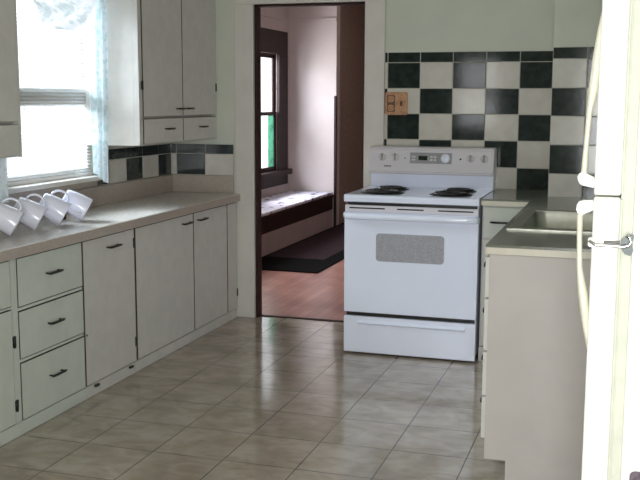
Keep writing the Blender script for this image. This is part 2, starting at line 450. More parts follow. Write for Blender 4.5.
# glazed door behind the camera
bm = NB()
plate(bm, 1, [FD[0] + 0.005, FD[0] + 0.10, FD[1] - 0.10, FD[1] - 0.005], [FD[2], 0.30, 1.95, FD[3] - 0.005], {(1, 1)}, YF - 0.08, YF - 0.04)
door = struct('door_1', bm, M['trim'])
bx('pane', door, M['pane'], FD[0] + 0.095, FD[1] - 0.095, YF - 0.062, YF - 0.058, 0.295, 1.955)
bm = NB(); lathe(bm, [(0, 0.05), (0.022, 0.048), (0.027, 0.035), (0.02, 0.02), (0.009, 0.015), (0.009, 0)], (FD[0] + 0.055, YF - 0.04, 0.98), (0, 1, 0), 16); obj('door_knob', bm, M['chrome'], door)

# casings of the dining windows (main and added), dark wood
for k, (u0, u1) in enumerate(((9.20, 10.26), (6.75, 8.15))):
    casing('trim_%d' % (6 + k), 0, u0, u1, 0.66, 1.93, 0.13 if k else 0.28, (DWX, DWX + 0.03), M['dkwood'], 0.25)
    bm = NB(); ov = 0.16 if k else 0.31
    box(bm, DWX - 0.02, DWX + 0.075, u0 - ov, u1 + ov, 0.60, 0.66, 0.006)
    box(bm, DWX, DWX + 0.03, u0 - ov + 0.03, u1 + ov - 0.03, 0.49, 0.60, 0.004)
    struct('trim_%d' % (8 + k), bm, M['dkwood'])
# kitchen window: painted casing, sill ledge and apron
bm = NB(); box(bm, XL, XL + 0.018, WY0 - 0.07, WY0, WZ0, WZ1, 0.004); box(bm, XL, XL + 0.018, WY0 - 0.07, 4.922, WZ1, WZ1 + 0.07, 0.004); struct('trim_10', bm, M['trim'])
bm = NB(); box(bm, XL - 0.01, XL + 0.075, WY0 - 0.08, WY1 + 0.025, 0.985, WZ0, 0.005); struct('trim_11', bm, M['trim'])
bm = NB(); box(bm, XL, XL + 0.016, WY0 - 0.07, WY1 + 0.02, 0.945, 0.985, 0.003); struct('trim_12', bm, M['lam_edge'])

# ------------------------------------------------------------------ cabinet pieces
def pull(parent, axis, c, length, out, name='handle'):
    """black bar pull. axis of the bar, centre on the face, out = outward unit vector"""
    bm = NB(); c = Vector(c); o = Vector(out); a = Vector(axis)
    h = length / 2
    tube(bm, [c - a * (h - 0.012), c - a * (h - 0.012) + o * 0.022], 0.004, 8)
    tube(bm, [c + a * (h - 0.012), c + a * (h - 0.012) + o * 0.022], 0.004, 8)
    tube(bm, [c - a * h + o * 0.022, c - a * (h - 0.015) + o * 0.025, c + a * (h - 0.015) + o * 0.025, c + a * h + o * 0.022], [0.004, 0.006, 0.006, 0.004], 10)
    return obj(name, bm, M['black'], parent)

def hinge(parent, c, out, up=(0, 0, 1)):
    bm = NB(); c = Vector(c)
    tube(bm, [c + Vector((0, 0, -0.026)), c + Vector((0, 0, 0.026))], 0.006, 8)
    o = Vector(out); side = Vector((0, 0, 1)).cross(o)
    for s in (-1, 1):
        p = c + side * s * 0.008 - o * 0.003
        e = 0.007
        box(bm, p.x - e * abs(side.x) - 0.0015 * abs(o.x), p.x + e * abs(side.x) + 0.0015 * abs(o.x), p.y - e * abs(side.y) - 0.0015 * abs(o.y), p.y + e * abs(side.y) + 0.0015 * abs(o.y), c.z - 0.022, c.z + 0.022)
    return obj('hinge', bm, M['black'], parent)

T = 0.018
def lpanel(root, name, y0, y1, z0, z1, m, xf=XF):
    g = 0.0036
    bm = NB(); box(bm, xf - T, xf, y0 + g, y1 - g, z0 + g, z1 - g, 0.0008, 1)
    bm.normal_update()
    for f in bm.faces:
        if abs(f.normal.x) < 0.9: f.material_index = 1        # edges coloured dark, painting in the shade of the seams
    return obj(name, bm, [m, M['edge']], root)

def base_unit(label, y0, y1, m):
    r = thing('base_cabinet', label, 'cabinet', ((XL + XF) / 2, (y0 + y1) / 2, 0), 'white base cabinets under the left counter')
    bm = NB(); box(bm, XL + 0.003, XF - 0.038, y0 + 0.001, y1 - 0.001, 0.06, 0.778, 0.001); obj('carcass', bm, m, r)
    bm = NB(); box(bm, XL + 0.003, XF - 0.004, y0 + 0.001, y1 - 0.001, 0.0, 0.058, 0.001); obj('kick_board', bm, m, r)
    return r
Z0, Z1 = 0.060, 0.776
# unit at the frame's left edge: drawer over a door
u = base_unit('white base cabinet at the left edge of the photo, one drawer over a door', 2.86, 3.51, M['cabg'])
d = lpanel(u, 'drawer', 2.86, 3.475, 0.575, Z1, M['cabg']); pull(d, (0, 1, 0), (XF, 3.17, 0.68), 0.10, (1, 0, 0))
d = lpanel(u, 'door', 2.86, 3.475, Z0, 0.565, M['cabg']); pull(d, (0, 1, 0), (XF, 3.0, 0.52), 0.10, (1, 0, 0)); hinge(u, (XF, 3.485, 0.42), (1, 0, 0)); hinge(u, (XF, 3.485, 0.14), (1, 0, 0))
bx('stile', u, M['cabg'], XF - 0.036, XF - 0.003, 3.479, 3.508, Z0, Z1, 0.001)
bx('rail', u, M['cabg'], XF - 0.036, XF - 0.003, 2.862, 3.478, 0.566, 0.574, 0.001)
# stack of three drawers
u = base_unit('white base cabinet with a stack of three drawers under the mugs', 3.51, 4.045, M['cabg'])
for (a, b, zh) in ((0.560, Z1, 0.675), (0.332, 0.545, 0.447), (Z0, 0.318, 0.205)):
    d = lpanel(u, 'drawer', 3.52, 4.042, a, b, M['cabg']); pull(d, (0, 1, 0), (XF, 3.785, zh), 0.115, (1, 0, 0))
bm = NB()
for a, b in ((0.546, 0.559), (0.319, 0.331)): box(bm, XF - 0.036, XF - 0.003, 3.522, 4.040, a, b, 0.001)
obj('rail', bm, M['cabg'], u)
bx('stile', u, M['cabg'], XF - 0.036, XF - 0.003, 3.511, 3.5215, Z0, Z1, 0.001)
# single door with pull at its top
u = base_unit('white base cabinet with one narrow door, pull centred at the top edge', 4.045, 4.565, M['cab'])
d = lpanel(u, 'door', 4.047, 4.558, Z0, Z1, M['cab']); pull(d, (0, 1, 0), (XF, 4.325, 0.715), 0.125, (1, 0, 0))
hinge(u, (XF, 4.549, 0.70), (1, 0, 0)); hinge(u, (XF, 4.549, 0.17), (1, 0, 0))
for yy in (4.14, 4.49):
    bm = NB(); box(bm, XF - 0.004, XF + 0.010, yy - 0.017, yy + 0.017, 0.040, 0.052, 0.003); obj('catch', bm, M['black'], u)
bm = NB(); lathe(bm, [(0, 0.004), (0.005, 0.003), (0.006, 0)], (XF, 4.063, 0.315), (1, 0, 0), 10); obj('screw_head', bm, M['black'], d)
# double doors beside the doorway
u = base_unit('white base cabinet with two wide doors beside the doorway', 4.565, YW - 0.024, M['cab'])
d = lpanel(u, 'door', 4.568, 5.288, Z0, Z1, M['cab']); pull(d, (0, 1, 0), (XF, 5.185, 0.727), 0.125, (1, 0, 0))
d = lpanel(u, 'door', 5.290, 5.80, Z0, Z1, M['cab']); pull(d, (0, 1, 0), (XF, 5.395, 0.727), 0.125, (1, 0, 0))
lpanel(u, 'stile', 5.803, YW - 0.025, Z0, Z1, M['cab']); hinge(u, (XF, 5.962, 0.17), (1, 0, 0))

# left countertop with its upstands
r = thing('countertop', 'beige laminate countertop running under the bright window', 'countertop', (-2.70, 4.4, 0.785))
bm = NB(); box(bm, XL + 0.002, -2.444 - 0.001, 2.86, YW - 0.024, 0.790, 0.8285, 0.004); obj('worktop', bm, M['lam_l'], r)
bm = NB(); box(bm, -2.446, -2.440, 2.86, YW - 0.024, 0.781, 0.8265, 0.002); obj('front_edge', bm, M['lam_edge'], r)
bm = NB(); box(bm, XL + 0.001, XL + 0.02, 2.86, YW - 0.001, 0.8287, 0.943, 0.003); box(bm, XL + 0.02, -2.495, YW - 0.019, YW - 0.001, 0.8287, 0.943, 0.003); obj('upstand', bm, M['lam_edge'], r)

# wall cabinets on the left wall
def wall_cab(label, y0, y1, ys, m, hinge_at, hx=0.55):
    xf = -2.608
    r = thing('wall_cabinet', label, 'cabinet', ((XL + xf) / 2, (y0 + y1) / 2, 1.185))
    bm = NB(); box(bm, XL + 0.003, xf - 0.036, y0, y1 - 0.002, 1.185, 2.30, 0.002); obj('carcass', bm, m, r)
    bm = NB(); x0 = xf - 0.036
    for a, b in ((y0, y0 + 0.038), (y1 - 0.02, y1 - 0.002)): box(bm, x0, xf - 0.004, a, b, 1.187, 2.298, 0.001)
    box(bm, x0, xf - 0.004, y0 + 0.038, y1 - 0.02, 2.262, 2.298, 0.001)
    obj('face_frame', bm, m, r)
    for k in range(2):
        a, b = ys[k], ys[k + 1]
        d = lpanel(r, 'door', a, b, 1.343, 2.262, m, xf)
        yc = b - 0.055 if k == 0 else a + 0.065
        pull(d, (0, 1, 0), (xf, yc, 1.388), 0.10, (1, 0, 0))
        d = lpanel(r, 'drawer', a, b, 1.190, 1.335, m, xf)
        pull(d, (0, 1, 0), (xf, a + (b - a) * (0.60 if k == 0 else hx), 1.272), 0.10, (1, 0, 0))
    for yy in hinge_at: hinge(r, (xf, yy, 1.52), (1, 0, 0)); hinge(r, (xf, yy, 2.12), (1, 0, 0))
    return r
wall_cab('white wall cabinet with two doors hung right of the window, beside the doorway', 4.925, YW, [4.965, 5.475, 5.972], M['cab'], (4.962, 5.975))
wall_cab('wall cabinet left of the window, only its shaded edge in view', 2.80, 3.812, [2.82, 3.31, 3.790], M['cab'], (), 0.4)

# ------------------------------------------------------------------ window dressing
r = thing('window_blind', 'white slatted blind glowing in the kitchen window', 'blind', (XL + 0.02, 4.57, 1.0))
bm = NB()
z = 1.040
while z < 2.10:
    c = 0.0105; a = math.radians(27)
    pts = []
    for k in range(5):
        s = (k / 4 - 0.5) * 2
        px = s * c * math.cos(a); pz = s * c * math.sin(a); bow = 0.0018 * (1 - s * s)
        pts.append((XL - 0.008 + px + bow * math.sin(a), z - pz * 1.0 + bow * math.cos(a)))
    t = bmesh.new()
    A = [t.verts.new((p[0], WY0 + 0.016, p[1])) for p in pts]; B = [t.verts.new((p[0], WY1 - 0.016, p[1])) for p in pts]
    for k in range(4):
        f = t.faces.new([A[k], A[k + 1], B[k + 1], B[k]]); f.smooth = True
    merge(bm, t); z += 0.0185
obj('slats', bm, M['blind'], r)
bm = NB(); box(bm, XL - 0.022, XL + 0.006, WY0 + 0.015, WY1 - 0.015, 1.0105, 1.030, 0.004); obj('bottom_rail', bm, M['blindrail'], r)
bm = NB(); box(bm, XL - 0.03, XL + 0.012, WY0 + 0.014, WY1 - 0.014, 2.085, 2.117, 0.004); obj('head_rail', bm, M['blindrail'], r)
for yy in (4.33, 4.78):
    bm = NB(); tube(bm, [(XL + 0.007, yy, 1.02), (XL + 0.007, yy, 2.09)], 0.0012, 6); lathe(bm, [(0, 0.004), (0.006, 0.002), (0.006, -0.002), (0, -0.004)], (XL + 0.007, yy, 1.020), (1, 0, 0), 10); obj('ladder_cord', bm, M['blindrail'], r)

def grid_mesh(bm, nu, nv, fn):
    t = bmesh.new()
    V = [[t.verts.new(fn(i / nu, j / nv)) for j in range(nv + 1)] for i in range(nu + 1)]
    for i in range(nu):
        for j in range(nv):
            f = t.faces.new([V[i][j], V[i + 1][j], V[i + 1][j + 1], V[i][j + 1]]); f.smooth = True
    merge(bm, t)

r = thing('window_scarf', 'sheer white and green printed scarf swagged over the kitchen window', 'curtain', (XL + 0.10, 4.36, 2.19))
XS = -2.855
bm = NB(); tube(bm, [(XS, 3.811, 2.205), (XS, 4.926, 2.205)], 0.010, 12); obj('rod', bm, M['blindrail'], r)
def swag(s, t):
    y = 3.90 + (4.885 - 3.90) * s
    zb = min(1.792 + 1.25 * (y - 4.56) ** 2 * (1.25 if y > 4.56 else 0.95) + 0.006 * math.sin(21 * s), 2.19)
    top = 2.222
    sag = top - zb
    zz = top - sag * t
    x = XS + 0.016 + 0.026 * math.sin(21 * t * (0.7 + 0.6 * s) + 4.0 * s) * min(1, sag * 3) + 0.03 * math.sin(PI * t) * sag
    return (x, y, zz)
bm = NB(); grid_mesh(bm, 44, 40, swag); obj('swag', bm, M['swag'], r)
def tail(xa, xb, xc, xd, y0, z_l, z_r, ph):
    """hanging tail: top from xa to xb, bottom from xc to xd, folds run out of the plane y = y0"""
    def f(s, t):
        zb = z_l + (z_r - z_l) * s
        zz = 2.222 + (zb - 2.222) * t
        xx = (xa + (xb - xa) * s) * (1 - t) + (xc + (xd - xc) * s) * t
        y = y0 + 0.014 * math.sin(2 * PI * 3.0 * s + ph + 1.4 * t) + 0.005 * math.sin(8 * t + 4 * s)
        return (xx, y, zz)
    return f
bm = NB(); grid_mesh(bm, 40, 50, tail(-2.925, -2.782, -2.900, -2.803, 4.893, 1.040, 0.972, 0.5)); obj('tail', bm, M['scarf'], r)
bm = NB(); grid_mesh(bm, 36, 44, tail(-2.91, -2.745, -2.88, -2.715, 3.842, 0.990, 0.972, 1.4)); obj('tail', bm, M['scarf'], r)

# ------------------------------------------------------------------ mugs lying on a low wooden rack on the counter
ZT = 0.8287
DM = Vector((0.74, 0.40, -0.50)).normalized()
def mug_parts():
    R, L = 0.062, 0.134
    e = Vector((0, 0, -1)); e = (e - e.dot(DM) * DM).normalized()
    rim_c = Vector((0, 0, 0)) - e * R                      # lowest rim point sits at the origin
    base = rim_c - DM * L
    bm = NB()
    prof = [(0, 0.004), (R * 0.62, 0.004), (R * 0.66, 0), (R * 0.72, 0.002), (R * 0.80, 0.012), (R * 0.90, 0.045), (R * 0.965, 0.085), (R, L - 0.004), (R * 0.99, L), (R * 0.955, L - 0.002),
            (R * 0.92, 0.085), (R * 0.84, 0.045), (R * 0.70, 0.016), (0, 0.012)]
    lathe(bm, prof, base, DM, 32)
    return bm, base, -e, R, L
mugs = [((-2.660, 4.365), 1.9, 'white mug furthest right of the row on the counter'),
        ((-2.664, 4.168), 0.0, 'white mug second from the right, handle up, on the counter'),
        ((-2.668, 3.965), 0.0, 'white mug third from the right, handle up, on the counter'),
        ((-2.660, 3.765), -0.1, 'white mug at the left end of the row, cut by the photo edge')]
bm0, base0, up0, R0, L0 = mug_parts()
me_body = None
for k, ((mx, my), spin, lab) in enumerate(mugs):
    root = thing('mug', lab, 'mug', (mx, my, ZT + 0.0005), 'white mugs tipped over in a row by the window')
    if me_body is None:
        o = obj('body', bm0, M['white'], None); o.parent = root; me_body = o
    else:
        o = me_body.copy(); COL.objects.link(o); o.parent = root
    bm = NB()
    up = Matrix.Rotation(spin, 3, DM) @ up0
    a = base0 + DM * 0.030 + up * R0 * 0.82; b = base0 + DM * (L0 - 0.022) + up * R0 * 0.95
    pts = []
    for i in range(13):
        s = i / 12; ang = PI * s
        pts.append(a.lerp(b, 0.5 - 0.5 * math.cos(ang)) + up * 0.038 * math.sin(ang) ** 0.8)
    tube(bm, pts, 0.0075, 10, flat=0.75)
    o = obj('handle', bm, M['white'], None); o.parent = root
r = thing('mug_rack', 'low dark wooden rail with pegs holding the tipped white mugs', 'rack', (-2.80, 4.0, ZT))
bm = NB(); box(bm, -2.800, -2.778, 3.55, 4.42, ZT + 0.060, ZT + 0.082, 0.004); obj('rail', bm, M['dkwood'], r)
for yy in (3.58, 4.39):
    bm = NB(); box(bm, -2.84, -2.765, yy - 0.009, yy + 0.009, ZT, ZT + 0.060, 0.003); obj('foot', bm, M['dkwood'], r)
for (mx, my), spin, lab in mugs:
    bm = NB(); p = Vector((mx, my, ZT)) + base0; q = p - up0 * (R0 * 0.72 + 0.010)
    tube(bm, [(-2.79, q.y - 0.03, ZT + 0.071), (-2.79 + 0.03, q.y - 0.014, ZT + 0.052)], 0.005, 8); obj('peg', bm, M['dkwood'], r)

# ------------------------------------------------------------------ stove
SX0, SX1, SY, SYB = -1.531, -0.771, 5.289, YW - 0.024
st = thing('stove', 'white electric coil stove standing beside the doorway', 'stove', ((SX0 + SX1) / 2, (SY + SYB) / 2, 0))
bm = NB(); box(bm, SX0 + 0.006, SX1 - 0.006, SY + 0.035, SYB, 0.03, 0.872, 0.003); obj('body', bm, M['enamel'], st)
for sx in (SX0 + 0.05, SX1 - 0.05):
    for sy in (SY + 0.09, SYB - 0.06):
        bm = NB(); lathe(bm, [(0, 0), (0.018, 0), (0.018, 0.012), (0.010, 0.014), (0.010, 0.031), (0, 0.031)], (sx, sy, 0), (0, 0, 1), 14); obj('foot', bm, M['black'], st)
# cooktop with rounded front lip
bm = NB(); prism(bm, [(SY - 0.004, 0.880), (SY - 0.006, 0.905), (SY - 0.001, 0.914), (SY + 0.012, 0.918), (SYB - 0.10, 0.918), (SYB - 0.10, 0.874), (SY + 0.02, 0.874)], 0, SX0, SX1, 0.0)
cook = obj('cooktop', bm, M['enamel'], st)
def burner(x, y, r):
    b = bpy.data.objects.new('burner', None); COL.objects.link(b); b.parent = st; b.location = Vector((x, y, 0.918)) - st.location
    bm = NB(); lathe(bm, [(r + 0.020, 0.0), (r + 0.019, 0.004), (r + 0.010, 0.005), (r * 0.9, 0.001), (r * 0.5, 0.0005), (0, 0.0005)], (x, y, 0.918), (0, 0, 1), 36)
    obj('drip_pan', bm, M['coil'], b)
    pts = []; turns = 4 if r > 0.09 else 3; N = 36 * turns
    for i in range(N + 1):
        s = i / N; rr = 0.022 + (r - 0.022) * s; a = 2 * PI * turns * s
        pts.append((x + rr * math.cos(a), y + rr * math.sin(a), 0.928))
    bm = NB(); tube(bm, pts, 0.0062, 8)
    for k in range(3):
        a = 2 * PI * k / 3 + 0.4
        box(bm, min(x, x + r * math.cos(a)) - 0.002, max(x, x + r * math.cos(a)) + 0.002, y + r * 0.5 * math.sin(a) - 0.002, y + r * 0.5 * math.sin(a) + 0.002, 0.9185, 0.925)
    obj('coil', bm, M['coil'], b)
burner(-1.350, 5.450, 0.106); burner(-1.352, 5.690, 0.084); burner(-0.955, 5.455, 0.100); burner(-0.945, 5.690, 0.078)
# dark gap, vent trim with slots
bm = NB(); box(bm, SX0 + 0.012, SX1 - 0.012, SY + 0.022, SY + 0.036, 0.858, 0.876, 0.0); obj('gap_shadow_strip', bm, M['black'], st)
bm = NB(); box(bm, SX0 + 0.004, SX1 - 0.004, SY + 0.004, SY + 0.035, 0.822, 0.859, 0.004); vt = obj('vent_trim', bm, M['enamel2'], st)
for (a, b) in ((SX0 + 0.030, SX0 + 0.235), (SX0 + 0.305, SX0 + 0.455), (SX1 - 0.225, SX1 - 0.030)):
    bm = NB(); box(bm, a, b, SY + 0.0025, SY + 0.006, 0.840, 0.8475, 0.001); obj('vent_slot', bm, M['black'], vt)
# oven door with handle and window
bm = NB(); box(bm, SX0 + 0.002, SX1 - 0.002, SY, SY + 0.035, 0.246, 0.822, 0.006, 3); od = obj('oven_door', bm, M['enamel'], st)
bm = NB()
prism(bm, rrect(-1.150, 0.626, 0.386, 0.158, 0.020), 1, SY - 0.002, SY + 0.004)
obj('oven_window', bm, M['ovglass'], od)
bm = NB()
tube(bm, [(SX0 + 0.004, SY + 0.008, 0.800), (SX0 + 0.020, SY - 0.022, 0.800), (SX0 + 0.060, SY - 0.034, 0.801), (SX1 - 0.060, SY - 0.034, 0.801), (SX1 - 0.020, SY - 0.022, 0.800), (SX1 - 0.004, SY + 0.008, 0.800)], 0.019, 14, flat=0.7, upv=(0, 0, 1))
obj('door_handle', bm, M['enamel'], od)
# storage drawer
bm = NB(); box(bm, SX0 + 0.002, SX1 - 0.002, SY, SY + 0.035, 0.012, 0.222, 0.006, 3)
dr = obj('storage_drawer', bm, M['enamel'], st)
bm = NB(); prism(bm, [(SY + 0.001, 0.200), (SY - 0.010, 0.192), (SY - 0.012, 0.186), (SY + 0.001, 0.176)], 0, SX0 + 0.09, SX1 - 0.06); obj('grip_ridge', bm, M['enamel'], dr)
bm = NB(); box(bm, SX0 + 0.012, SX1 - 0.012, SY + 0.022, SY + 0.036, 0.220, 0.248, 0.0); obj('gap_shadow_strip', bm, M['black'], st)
# backguard: sloped console over a shiny riser
bm = NB(); box(bm, SX0 + 0.004, SX1 - 0.004, SYB - 0.105, SYB, 0.874, 1.006, 0.004); obj('backguard_riser', bm, M['enamel'], st)
bm = NB(); prism(bm, [(SYB - 0.150, 1.000), (SYB - 0.158, 1.012), (SYB - 0.128, 1.150), (SYB - 0.112, 1.163), (SYB, 1.163), (SYB, 1.000)], 0, SX0, SX1, 0.006)
con = obj('console', bm, M['enamel2'], st)
def cface(z): return SYB - 0.158 + (z - 1.012) / 0.138 * 0.030
nrm = Vector((0, -0.138, 0.030)).normalized()
def con_block(name, x0, x1, z0, z1, d, m, parent, bev=0.003):
    bm = NB(); prism(bm, [(cface(z0) + 0.002, z0), (cface(z0) - d, z0), (cface(z1) - d, z1), (cface(z1) + 0.002, z1)], 0, x0, x1, 0.0)
    return obj(name, bm, m, parent)
for kx in (-1.448, -1.366, -0.908, -0.827):
    bm = NB(); zc = 1.100; c = Vector((kx, cface(zc), zc))
    lathe(bm, [(0.023, 0), (0.0225, 0.006), (0.018, 0.009), (0.017, 0.010), (0, 0.010)], c, nrm, 22)
    upd = Vector((0, 0.030, 0.138)).normalized()
    for s in (1,):
        p = c + nrm * 0.014
        tube(bm, [p - upd * 0.021, p - upd * 0.012, p + upd * 0.012, p + upd * 0.021], [0.005, 0.0075, 0.0075, 0.005], 8, mi=1)
    obj('control_knob', bm, [M['enamel2'], M['knob']], con)
pan = con_block('control_panel', -1.275, -1.020, 1.066, 1.131, 0.002, M['panelgrey'], con)
con_block('display', -1.222, -1.168, 1.086, 1.112, 0.003, M['lcd'], pan)
for k in range(4):
    con_block('button', -1.262 + 0.012 * (k % 2), -1.254 + 0.012 * (k % 2), 1.083 + 0.018 * (k // 2), 1.093 + 0.018 * (k // 2), 0.0035, M['enamel2'], pan)
for k in range(4):
    con_block('button', -1.150 + 0.022 * (k % 2), -1.136 + 0.022 * (k % 2), 1.083 + 0.018 * (k // 2), 1.093 + 0.018 * (k // 2), 0.0035, M['enamel2'], pan)
bm = NB(); lathe(bm, [(0.028, 0), (0.027, 0.008), (0.022, 0.012), (0, 0.0125)], (-1.058, cface(1.099) - 0.002, 1.099), nrm, 26); obj('timer_dial', bm, M['enamel'], con)
for kx, m, s in ((-1.305, M['panelgrey'], 0.005), (-0.968, M['black'], 0.006)):
    bm = NB(); lathe(bm, [(0, 0.003), (s * 0.8, 0.003), (s, 0)], (kx, cface(1.096), 1.096), nrm, 12); obj('indicator_light', bm, m, con)
bm = NB()
for k in range(5):
    z0 = 1.043; x0 = -1.432 + k * 0.009
    prism(bm, [(cface(z0) + 0.001, z0), (cface(z0) - 0.001, z0), (cface(z0 + 0.008) - 0.001, z0 + 0.008), (cface(z0 + 0.008) + 0.001, z0 + 0.008)], 0, x0, x0 + 0.006)
obj('badge', bm, M['black'], con)

# ------------------------------------------------------------------ wooden outlet plate on the tile
r = thing('outlet_plate', 'square honey wood outlet plate on the tiled wall', 'outlet', (-1.399, YW - 0.008, 1.423))
bm = NB(); prism(bm, rrect(-1.399, 1.423, 0.140, 0.140, 0.010), 1, YW - 0.021, YW - 0.0085, 0.002); obj('cover', bm, M['oak'], r)
for zc in (1.450, 1.396):
    bm = NB(); prism(bm, rrect(-1.432, zc, 0.036, 0.038, 0.012), 1, YW - 0.0245, YW - 0.020); so = obj('socket', bm, M['oak'], r)
    bm = NB()
    for dx in (-0.008, 0.008): box(bm, -1.432 + dx - 0.0015, -1.432 + dx + 0.0015, YW - 0.0252, YW - 0.024, zc - 0.004, zc + 0.008)
    lathe(bm, [(0, 0.0008), (0.003, 0.0008), (0.003, 0)], (-1.432, YW - 0.0245, zc - 0.011), (0, -1, 0), 10)
    obj('slots', bm, M['black'], so)
bm = NB(); prism(bm, rrect(-1.432, 1.423, 0.050, 0.102, 0.005), 1, YW - 0.0222, YW - 0.0205); obj('socket_surround', bm, M['brown'], r)
bm = NB(); prism(bm, rrect(-1.367, 1.423, 0.014, 0.030, 0.003), 1, YW - 0.0230, YW - 0.020)
obj('switch_plate', bm, M['brown'], r)
bm = NB(); prism(bm, [(YW - 0.022, 1.414), (YW - 0.035, 1.428), (YW - 0.033, 1.434), (YW - 0.022, 1.432)], 0, -1.3715, -1.3625); obj('toggle', bm, M['brown'], r)
for sx in (-1.432, -1.367):
    for sz in (1.474, 1.372):
        if sx == -1.432: continue
        bm = NB(); lathe(bm, [(0, 0.0015), (0.003, 0.001), (0.0035, 0)], (sx, YW - 0.021, sz), (0, -1, 0), 10); obj('screw', bm, M['brown'], r)

# ------------------------------------------------------------------ sink run (right) and the corner cabinet by the stove
r = thing('base_cabinet', 'narrow white base cabinet squeezed between the stove and the sink run', 'cabinet', (-0.63, 5.65, 0))
bm = NB(); box(bm, -0.763, -0.490, 5.372, YW - 0.003, 0.085, 0.877, 0.001); obj('carcass', bm, M['cab'], r)
bm = NB(); box(bm, -0.763, -0.490, 5.360, YW - 0.003, 0.0, 0.083, 0.001); obj('kick_board', bm, M['cab'], r)
bm = NB(); box(bm, -0.755, -0.505, 5.354, 5.371, 0.700, 0.868, 0.002); d = obj('drawer', bm, M['cabg'], r)
pull(d, (1, 0, 0), (-0.665, 5.354, 0.787), 0.10, (0, -1, 0))
bm = NB(); box(bm, -0.755, -0.505, 5.354, 5.371, 0.090, 0.690, 0.002); obj('door', bm, M['cab'], r)

PX, PY = -0.487, 3.652
r = thing('base_cabinet', 'pale pinkish white sink base cabinet, its blank end panel facing the room', 'cabinet', (-0.18, 4.5, 0))
bm = NB()
ZB = 0.080
plate(bm, 2, [PX + T, -0.47, 0.04, XR - 0.003], [PY, 3.9, 4.9, YC - 0.012], {(1, 1)}, ZB, 0.877); obj('carcass', bm, M['cab'], r)
bm = NB(); box(bm, -0.405, XR - 0.003, PY, YC - 0.012, 0, ZB - 0.001, 0.0); obj('kick_board', bm, M['cab_end'], r)
bm = NB(); box(bm, PX, XR - 0.003, PY - 0.006, PY - 0.0005, ZB, 0.877, 0.001); box(bm, -0.405, XR - 0.003, PY - 0.006, PY - 0.0005, 0, ZB, 0.0); obj('end_panel', bm, M['cab_end'], r)
ZS = [0.155, 0.325, 0.502, 0.708, 0.868]
for k in range(4):
    bm = NB(); box(bm, PX - 0.016, PX + T - 0.001, PY + 0.004, 4.05, ZS[k] + 0.004, ZS[k + 1] - 0.004, 0.002); d = obj('drawer', bm, M['cab'], r)
    bm = NB(); zc = 0.5 * (ZS[k] + ZS[k + 1]) + 0.025
    lathe(bm, [(0.005, 0), (0.005, 0.010), (0.012, 0.014), (0.013, 0.020), (0.009, 0.025), (0, 0.026)], (PX - 0.016, 3.80, zc), (-1, 0, 0), 14); obj('knob', bm, M['black'], d)
for (a, b) in ((4.06, 4.55), (4.555, 5.05)):
    bm = NB(); box(bm, PX - 0.016, PX + T - 0.001, a, b, 0.159, 0.864, 0.002); d = obj('door', bm, M['cab'], r)
    bm = NB(); lathe(bm, [(0.005, 0), (0.005, 0.010), (0.012, 0.014), (0.013, 0.020), (0.009, 0.025), (0, 0.026)], (PX - 0.016, 4.50 if a < 4.3 else 4.60, 0.78), (-1, 0, 0), 14); obj('knob', bm, M['black'], d)
bm = NB(); box(bm, PX, PX + T - 0.001, 3.66, 5.34, ZB, 0.152, 0.001); obj('rail', bm, M['cab'], r)

# L-shaped worktop with a cut-out for the sink
r = thing('countertop', 'grey-green laminate L-shaped countertop around the sink', 'countertop', (-0.3, 4.8, 0.88))
xs = [-0.765, -0.502, -0.445, -0.437, 0.02, XR - 0.002]; ys = [3.640, 4.125, 4.815, 5.330, YC - 0.010, YW - 0.010]
holes = {(0, 0), (0, 1), (0, 2), (2, 4), (3, 4), (4, 4), (3, 1), (2, 1)}
bm = NB(); plate(bm, 2, xs, ys, holes, 0.905, 0.915); obj('worktop', bm, M['lam_r'], r)
holes2 = set(holes)
bm = NB(); plate(bm, 2, xs, ys, holes2, 0.879, 0.9047)
obj('front_edge', bm, M['lam_redge'], r)

s = thing('sink', 'stainless steel drop-in sink set in the grey countertop', 'sink', (-0.21, 4.47, 0.915))
bm = NB()
plate(bm, 2, [-0.478, -0.425, 0.005, 0.058], [4.085, 4.150, 4.790, 4.850], {(1, 1)}, 0.9152, 0.9215); obj('rim', bm, M['steel'], s)
bm = NB()
t = bmesh.new()
lv = []
for (ins, z, rr) in ((0.0, 0.9205, 0.05), (0.004, 0.905, 0.05), (0.018, 0.77, 0.06), (0.045, 0.742, 0.06), (0.17, 0.735, 0.03)):
    lv.append([t.verts.new((p[0], p[1], z)) for p in rrect(-0.21, 4.47, 0.434 - 2 * ins, 0.644 - 2 * ins, rr, 5)])
for a, b in zip(lv[:-1], lv[1:]):
    n = len(a)
    for k in range(n):
        f = t.faces.new([a[k], a[(k + 1) % n], b[(k + 1) % n], b[k]]); f.smooth = True
t.faces.new(lv[-1]); merge(bm, t)
ob = obj('basin', bm, M['steel'], s)
bm = NB(); lathe(bm, [(0.042, 0.0), (0.040, 0.003), (0.030, 0.001), (0, 0.0005)], (-0.21, 4.47, 0.7355), (0, 0, 1), 24); obj('drain', bm, M['chrome'], s)

